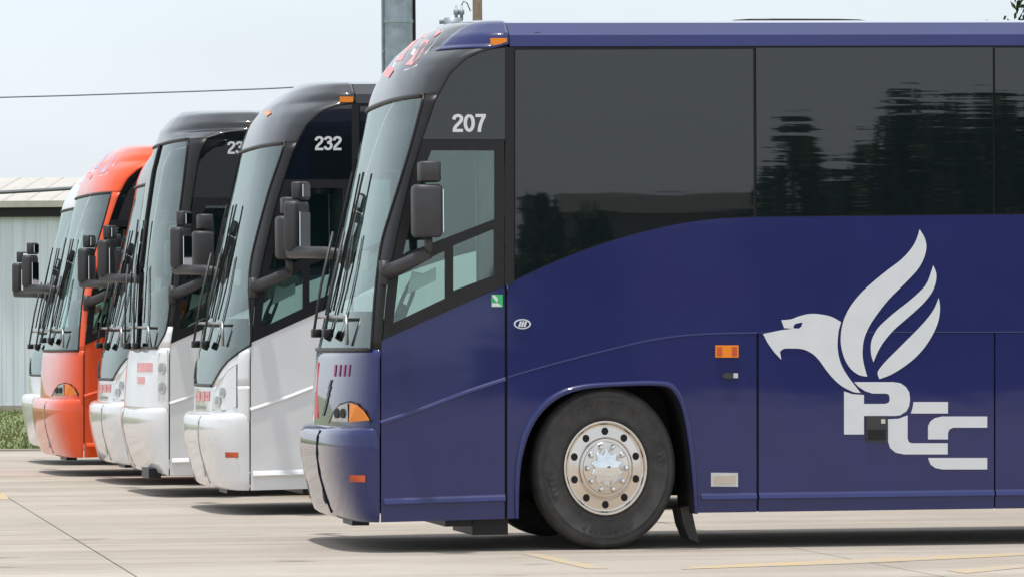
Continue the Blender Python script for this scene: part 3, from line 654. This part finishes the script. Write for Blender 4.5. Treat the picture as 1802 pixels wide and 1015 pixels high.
# ---------------------------------------------------------------- poles and wires
pz = 140.0; pa, pb = at(333,100,pz), at(359.5,100,pz); r_ = (pb.x-pa.x)/2; pc = (pa.x+pb.x)/2
po = bpy.data.objects.new('steel_monopole', None); col.objects.link(po); po.location = (pc, pz, -.06); tag(po, 'thick grey galvanised steel pole rising behind the blue coach nose', 'pole')
zf = at(346,19,pz).z + .06
MB().tube([(0,0,0),(0,0,zf),(0,0,30)], [r_*1.12, r_, r_*.9], 12).build('pole_shaft', 'galvanised', po, False)
MB().tube([(0,0,zf-.05),(0,0,zf+.05)], r_*1.05, 12).build('flange_joint', 'galvanised', po)
for sx in (-1.06, 1.05): MB().tube([(sx*r_,-.1,0),(sx*r_*.97,-.1,30)], .045, 6).build('conduit', 'black_trim' if sx > 0 else 'galvanised', po)
for k in range(1, 14): MB().box((-r_*1.12,-.16,k*2.1),(-r_*.98,-.04,k*2.1+.06)).box((r_*.98,-.16,k*2.1),(r_*1.12,-.04,k*2.1+.06)).build('conduit_clip', 'galvanised', po)
uz = 146.0; ua = at(414,8,uz); up_ = bpy.data.objects.new('utility_pole', None); col.objects.link(up_); up_.location = (ua.x, uz, -.06)
tag(up_, 'weathered wooden utility pole with insulators above the blue coach roof', 'pole')
MB().tube([(0,0,0),(0,0,16)], [.19,.155], 10).build('pole_shaft', 'timber', up_, True)
def rel(x, y): q = at(x, y, uz); return Vector((q.x-ua.x, -.1, q.z+.06))
MB().tube([rel(393,32), rel(393,16)], .3, 12).build('transformer', 'galvanised', up_, True)
for x in (395.7, 400.3):
    MB().tube([rel(x,18),rel(x,13.5),rel(x,13),rel(x,9),rel(x,8.5),rel(x,5)], [.05,.05,.09,.09,.04,.03], 8).build('bushing', 'galvanised', up_, True)
MB().tube([rel(381,19.5), rel(400,17.5)], .07, 8).build('lamp_arm', 'galvanised', up_, True)
MB().tube([rel(400.3,5),rel(402,1.5),rel(405,3),rel(408,10)], .02, 5).build('jumper_wire', 'wire', up_, True)
def wirep(name, pts, Zd, r, label):
    o = MB().tube([at(x, y, Zd) for x, y in pts], r, 5).build(name, 'wire'); tag(o, label, 'wire')
wirep('overhead_wire', [(-300,87),(-100,85.6),(0,84.6),(60,83),(120,81),(180,79),(232,77),(333,72)], 139, .022, 'thin overhead wire crossing the sky to the steel pole')
wirep('service_cable', [(-200,171),(0,167),(40,164.8),(75,162.6),(140,158),(330,140)], 104, .045, 'dark service cable crossing in front of the shed roof')
# ---------------------------------------------------------------- trees
def tree(x, y, h, r, n, label, group=None, squash=1.0, base=.35, fat=False):
    root = bpy.data.objects.new('leafy_tree', None); col.objects.link(root); root.location = (x, y, -.06); tag(root, label, 'tree', group)
    m = MB(); m.tube([(0,0,0),(.1,0,h*.3),(-.1,.1,h*.55),(0,0,h*.85)], [.22,.17,.12,.03], 8); cl = []
    for k in range(60 if fat else 34):
        a = random.uniform(0, 6.283); zz = base + (1-base)*random.random(); rr = r*math.sqrt(random.random())*(max(.25, 1-max(0, zz-.55)*2) if fat else math.sin(math.pi*min(1, (zz-base)/(1-base)*.8+.2)))
        c = Vector((rr*math.cos(a), rr*math.sin(a), h*zz*.95)); cl.append((c, r*random.uniform(.2,.36)))
        if k < 12: m.tube([(0,0,h*(.25+.03*k)), c*.5+Vector((0,0,h*.2)), c], [.07,.04,.015], 5)
    m.build('trunk', 'timber', root, True); v = []; f = []
    for k in range(n):
        c, cr = cl[k % len(cl)]; d = Vector((random.gauss(0,1), random.gauss(0,1), random.gauss(0,1)*.7)).normalized()*cr*random.random()**.4
        p = c + d; a = Vector((random.gauss(0,1), random.gauss(0,1), random.gauss(0,1))).normalized(); b = a.orthogonal().normalized(); s = random.uniform(.06,.13)*(1.7 if fat else 1)
        i = len(v); v += [p-a*s, p+b*s*.5, p+a*s, p-b*s*.5]; f.append((i,i+1,i+2,i+3))
    me = bpy.data.meshes.new('crown'); me.from_pydata([tuple(q) for q in v], [], f); me.materials.append(MATS['leaf']); o = bpy.data.objects.new('crown', me); col.objects.link(o); o.parent = root
tq = at(896, 6, 84); tree(tq.x + 1.75, 84, tq.z + 3.0, 2.6, 16000, 'leafy tree whose branch tips show at the top right corner')
def behind(px, Ld):   # place behind the photographer, where a flank window at photo column px mirrors it
    a = 2*TH + math.atan((px-CX)/F); L2 = Ld - 30; q = Vector(((px-CX)/F*30, 30, 0)); return q.x + math.sin(a)*(Ld-30+0), 30 - math.cos(a)*(Ld-30)
for px, Ld, hp, rr, lb in ((697,108,86,1.2,'slim'),(742,116,150,1.9,'rounded'),(790,112,90,2.0,'broad'),(835,110,94,1.9,'bushy'),(880,112,80,2.0,'tall'),(930,112,86,2.2,'spreading'),(985,116,84,2.4,'dense'),(466,104,164,1.3,'low'),(512,106,176,1.2,'small')):
    bx0, by0 = behind(px, Ld); tree(bx0, by0, CAMH + (300-hp)/F*Ld, rr, 6000, lb + ' leafy tree across the lot, mirrored in the blue coach windows', base=.04, fat=True)
s0, s1 = behind(490, 125), behind(1000, 125); hs = CAMH + (300-166)/F*125
dv_ = Vector((s1[0]-s0[0], s1[1]-s0[1], 0)); nrm = Vector((dv_.y, -dv_.x, 0)).normalized()
ws = bpy.data.objects.new('warehouse', None); col.objects.link(ws); ws.location = (s0[0], s0[1], -.06); tag(ws, 'low brown warehouse across the lot, mirrored in the blue coach windows', 'warehouse')
def wsbox(name, mat, a, b, d0, d1, z0, z1):
    pts = [dv_*a + nrm*d0*sg for sg in (1,)] ; q = [dv_*a+nrm*d0, dv_*b+nrm*d0, dv_*b+nrm*d1, dv_*a+nrm*d1]
    mk(name, [p+Vector((0,0,z0)) for p in q]+[p+Vector((0,0,z1)) for p in q], [(0,3,2,1),(4,5,6,7),(0,1,5,4),(1,2,6,5),(2,3,7,6),(3,0,4,7)], mat, ws)
sg = 1 if nrm.y < 0 else -1
wsbox('wall', 'shed_cladding', 0, 1, 0, 14*sg, 0, hs-.6); wsbox('roof', 'roof_cladding', -.01, 1.01, -.4*sg, 14.4*sg, hs-.55, hs); wsbox('door', 'black_trim', .38, .5, -.06*sg, -.01*sg, 0, 3.6)
# ---------------------------------------------------------------- coaches
near, bs = coach(BUS0, 'E', 'blue_paint', 'blue_paint', 'black_paint', '207', 'glossy dark blue coach numbered 207 with white winged bird emblem, nearest', 'coaches parked in a row', True)
c2, _ = coach(place(217, .813), 'J', 'white_paint', 'white_bumper', 'black_paint', '232', 'white coach with black front numbered 232, right behind the blue coach', 'coaches parked in a row', cove='black_paint')
c3, _ = coach(place(147, .725), 'C', 'white_paint', 'white_bumper', 'black_paint', '23', 'white coach with black top and divided windshield, between 232 and a white coach', 'coaches parked in a row', cove='black_paint')
c4, _ = coach(place(125, .665), 'J', 'white_paint', 'white_bumper', 'black_paint', None, 'mostly hidden white coach just in front of the orange coach', 'coaches parked in a row', cove='black_paint')
c5, _ = coach(place(73, .62), 'E', 'orange_paint', 'orange_paint', 'orange_paint', None, 'bright orange coach with black window band, second from the far end', 'coaches parked in a row')
c6, _ = coach(place(60, .565), 'J', 'white_paint', 'white_bumper', 'white_paint', None, 'farthest white coach in the row, its nose showing left of the orange coach', 'coaches parked in a row')
US, UC = USE, UCE
# ---- livery of the blue coach
V0 = -.004
def lz(pts): return [(648 + x/4.229, 180 + y/4.229) for x, y in pts]
def sm(pts, n=3): return spl(pts + [pts[0]], n)[:-1]
em = plate('emblem_wing', lz(spl([(632,80),(650,110),(657,142),(650,180),(630,220),(600,255),(560,295),(520,335),(480,385),(450,430),(430,475),(423,520),(426,565),(440,618)],3) + spl([(440,618),(410,612),(380,590),(358,555),(345,510),(343,470),(350,425),(365,385),(390,345),(425,305),(470,265),(520,225),(560,195),(590,165),(612,135),(625,105),(632,80)],3)[1:-1]), V0, .003, 'decal_white', near)
plate('emblem_wing', lz(spl([(682,212),(693,240),(692,270),(680,305),(655,340),(620,375),(580,410),(540,445),(505,485),(480,525),(463,565)],3) + spl([(463,565),(455,540),(453,505),(460,475),(480,440),(510,410),(545,380),(590,345),(630,310),(660,275),(682,212)],3)[1:-1]), V0, .003, 'decal_white', near)
plate('emblem_wing', lz(spl([(702,330),(707,365),(702,410),(685,455),(655,505),(615,550),(570,585),(525,612),(485,627)],3) + spl([(485,627),(478,607),(485,590),(510,560),(545,525),(585,485),(630,440),(665,400),(688,365),(702,330)],3)[1:-1]), V0, .003, 'decal_white', near)
hd_ = spl([(58,462),(90,455),(130,447),(168,443)],2) + [(135,440)] + spl([(125,411),(160,408),(190,397),(230,388),(270,390),(310,399),(344,418)],3) + spl([(335,450),(331,500),(336,545),(350,585),(375,625),(400,657),(416,678)],3) + spl([(390,675),(350,655),(320,630),(290,595),(265,560),(240,535),(205,518),(165,515),(135,516),(120,527)],3) + [(125,556),(100,530),(75,495)]
plate('emblem_head', lz(hd_), V0, .003, 'decal_white', near, (lz([(169,441),(171,430),(178,424),(203,419),(199,434),(190,442)]),))
plate('emblem_letter', lz([(355,672),(385,682),(428,685),(428,718),(505,718),(518,714),(522,705),(522,692),(518,683),(508,680),(460,680),(432,671),(408,655),(392,638),(535,638),(562,642),(582,656),(594,675),(597,700),(594,725),(584,745),(560,760),(540,762),(428,762),(428,830),(355,830)]), V0, .003, 'decal_white', near)
plate('emblem_letter', lz([(610,711),(736,711),(736,753),(600,753),(606,735)]), V0, .003, 'decal_white', near)
plate('emblem_letter', lz([(516,774),(555,772),(588,760),(588,845),(592,857),(602,862),(735,862),(735,903),(575,903),(545,897),(524,880),(516,855)]), V0, .003, 'decal_white', near)
plate('emblem_letter', lz([(880,764),(880,805),(755,805),(741,812),(736,825),(736,848),(663,848),(663,800),(672,782),(688,770),(715,764)]), V0, .003, 'decal_white', near)
plate('emblem_letter', lz([(663,916),(880,916),(880,958),(715,958),(690,953),(672,940)]), V0, .003, 'decal_white', near)
lt = plate('door_latch', lz([(437,770),(442,764),(508,764),(514,770),(514,851),(508,857),(442,857),(437,851)]), -.012, .014, 'black_plastic', near)
plate('latch_paddle', lz([(443,813),(507,813),(507,849),(443,849)]), -.018, .006, 'dark', lt)
plate('latch_lock', lz([(491,774),(506,774),(506,790),(491,790)]), -.018, .006, 'silver_plate', lt)
ov = [(453 + 7.4*math.cos(k*math.pi/12), 280.6 + 4.4*math.sin(k*math.pi/12)) for k in range(24)]
bd = plate('maker_badge', ov, -.006, .008, 'decal_white', near)
plate('badge_field', [(453 + (x-453)*.82, 280.6 + (y-280.6)*.75) for x, y in ov], -.008, .003, 'blue_paint', bd)
for k in range(3): plate('badge_letter', [(449.3+k*2.3,283),(451+k*2.3,278.2),(452.6+k*2.3,278.2),(451+k*2.3,283)], -.010, .003, 'decal_white', bd)
gsx = plate('safety_sticker', [(426,255.2),(436,255.2),(436,266),(426,266)], -.003, .003, 'green_sticker', near)
plate('sticker_mark', [(426.6,255.8),(429.5,255.8),(432,259),(431,262),(428,258.5)], -.005, .002, 'decal_white', gsx); plate('sticker_mark', [(426.6,262.6),(432,262.6),(435.4,265.5),(426.6,265.5)], -.005, .002, 'decal_white', gsx)
# blue side of the roof cap
bt = tabl([(378,44),(383,40),(387,36),(393,31),(400,26),(410,21.5),(425,18),(440,16)])
zz_ = lin(Zy(42), Zy(18)+.03, 16); patch('roof_cap_stripe', zz_, lambda z: 0.0, lambda z: edge_phi(bt, z), 'blue_paint', near, 12, .009, .006)
def cap_marks(rt, f, mats):
    for k, (pts, m) in enumerate(f): decal('cap_lettering', pts, m, rt, .007 + .0006*k)
MARK = [([(340,60),(346,50),(355,39),(365,30),(378,25.5),(385,27),(380,34),(371,46),(362,58),(352,62)], 'decal_white'), ([(352,57),(357,52),(362,45),(366,38),(370,35),(373,36),(368,44),(363,52),(358,57)], 'decal_pink'), ([(344,54),(350,46),(357,38),(364,31),(368,30),(362,36),(355,44),(349,53)], 'decal_pink'), ([(366,34),(371,29),(381,27),(383,29),(377,33)], 'decal_pink'), ([(333,66),(336,60),(341,58),(342,62),(338,68)], 'decal_pink'), ([(357,48),(360,43),(362,44),(359,49)], 'decal_white')]
cap_marks(near, MARK, None)
cap_marks(c5, [(MARK[0][0], 'decal_white'), (MARK[1][0], 'decal_lilac'), (MARK[2][0], 'decal_lilac'), (MARK[4][0], 'decal_pink')], None)
# front lettering
for k, (x, y) in enumerate(((287,333),(286,339),(284.8,345),(283.4,351),(282,356.5))): decal('front_slash', [(x-1.5,y+3.6),(x-.1,y+3.6),(x+2.3,y-4),(x+.9,y-4)], 'decal_black', near, .010)
for k in range(4): decal('front_lettering', [(290.5+k*4,326),(291.6+k*4,316),(292.8+k*4,316),(291.8+k*4,326)], 'decal_magenta', near, .010)
decal('front_stripe', [(273.4,362),(273.8,314),(277.4,314),(276.6,362)], 'decal_red', near, .010)
for rt in (c2, c4):
    for k in range(4): decal('front_lettering', jmap([(168+k*4,347),(168.3+k*4,338.5),(170.8+k*4,338.5),(170.6+k*4,347)]), 'decal_pink', rt, .010)
    decal('front_lettering', jmap([(168,343.6),(168,342),(182,342),(182,343.6)]), 'decal_red', rt, .012)
    decal('front_badge', jmap([(168,353),(169,350.5),(179,351),(180,354)]), 'grey_metal', rt, .010)
US, UC = USC, UCC
for k in range(5): decal('front_lettering', cmap([(120.5+k*2.6,322),(120.5+k*2.6,314),(122.3+k*2.6,314),(122.3+k*2.6,322)]), 'decal_pink', c3, .010)
decal('front_lettering', cmap([(120.5,332),(120.5,326),(126,326),(126,332)]), 'decal_pink', c3, .010)
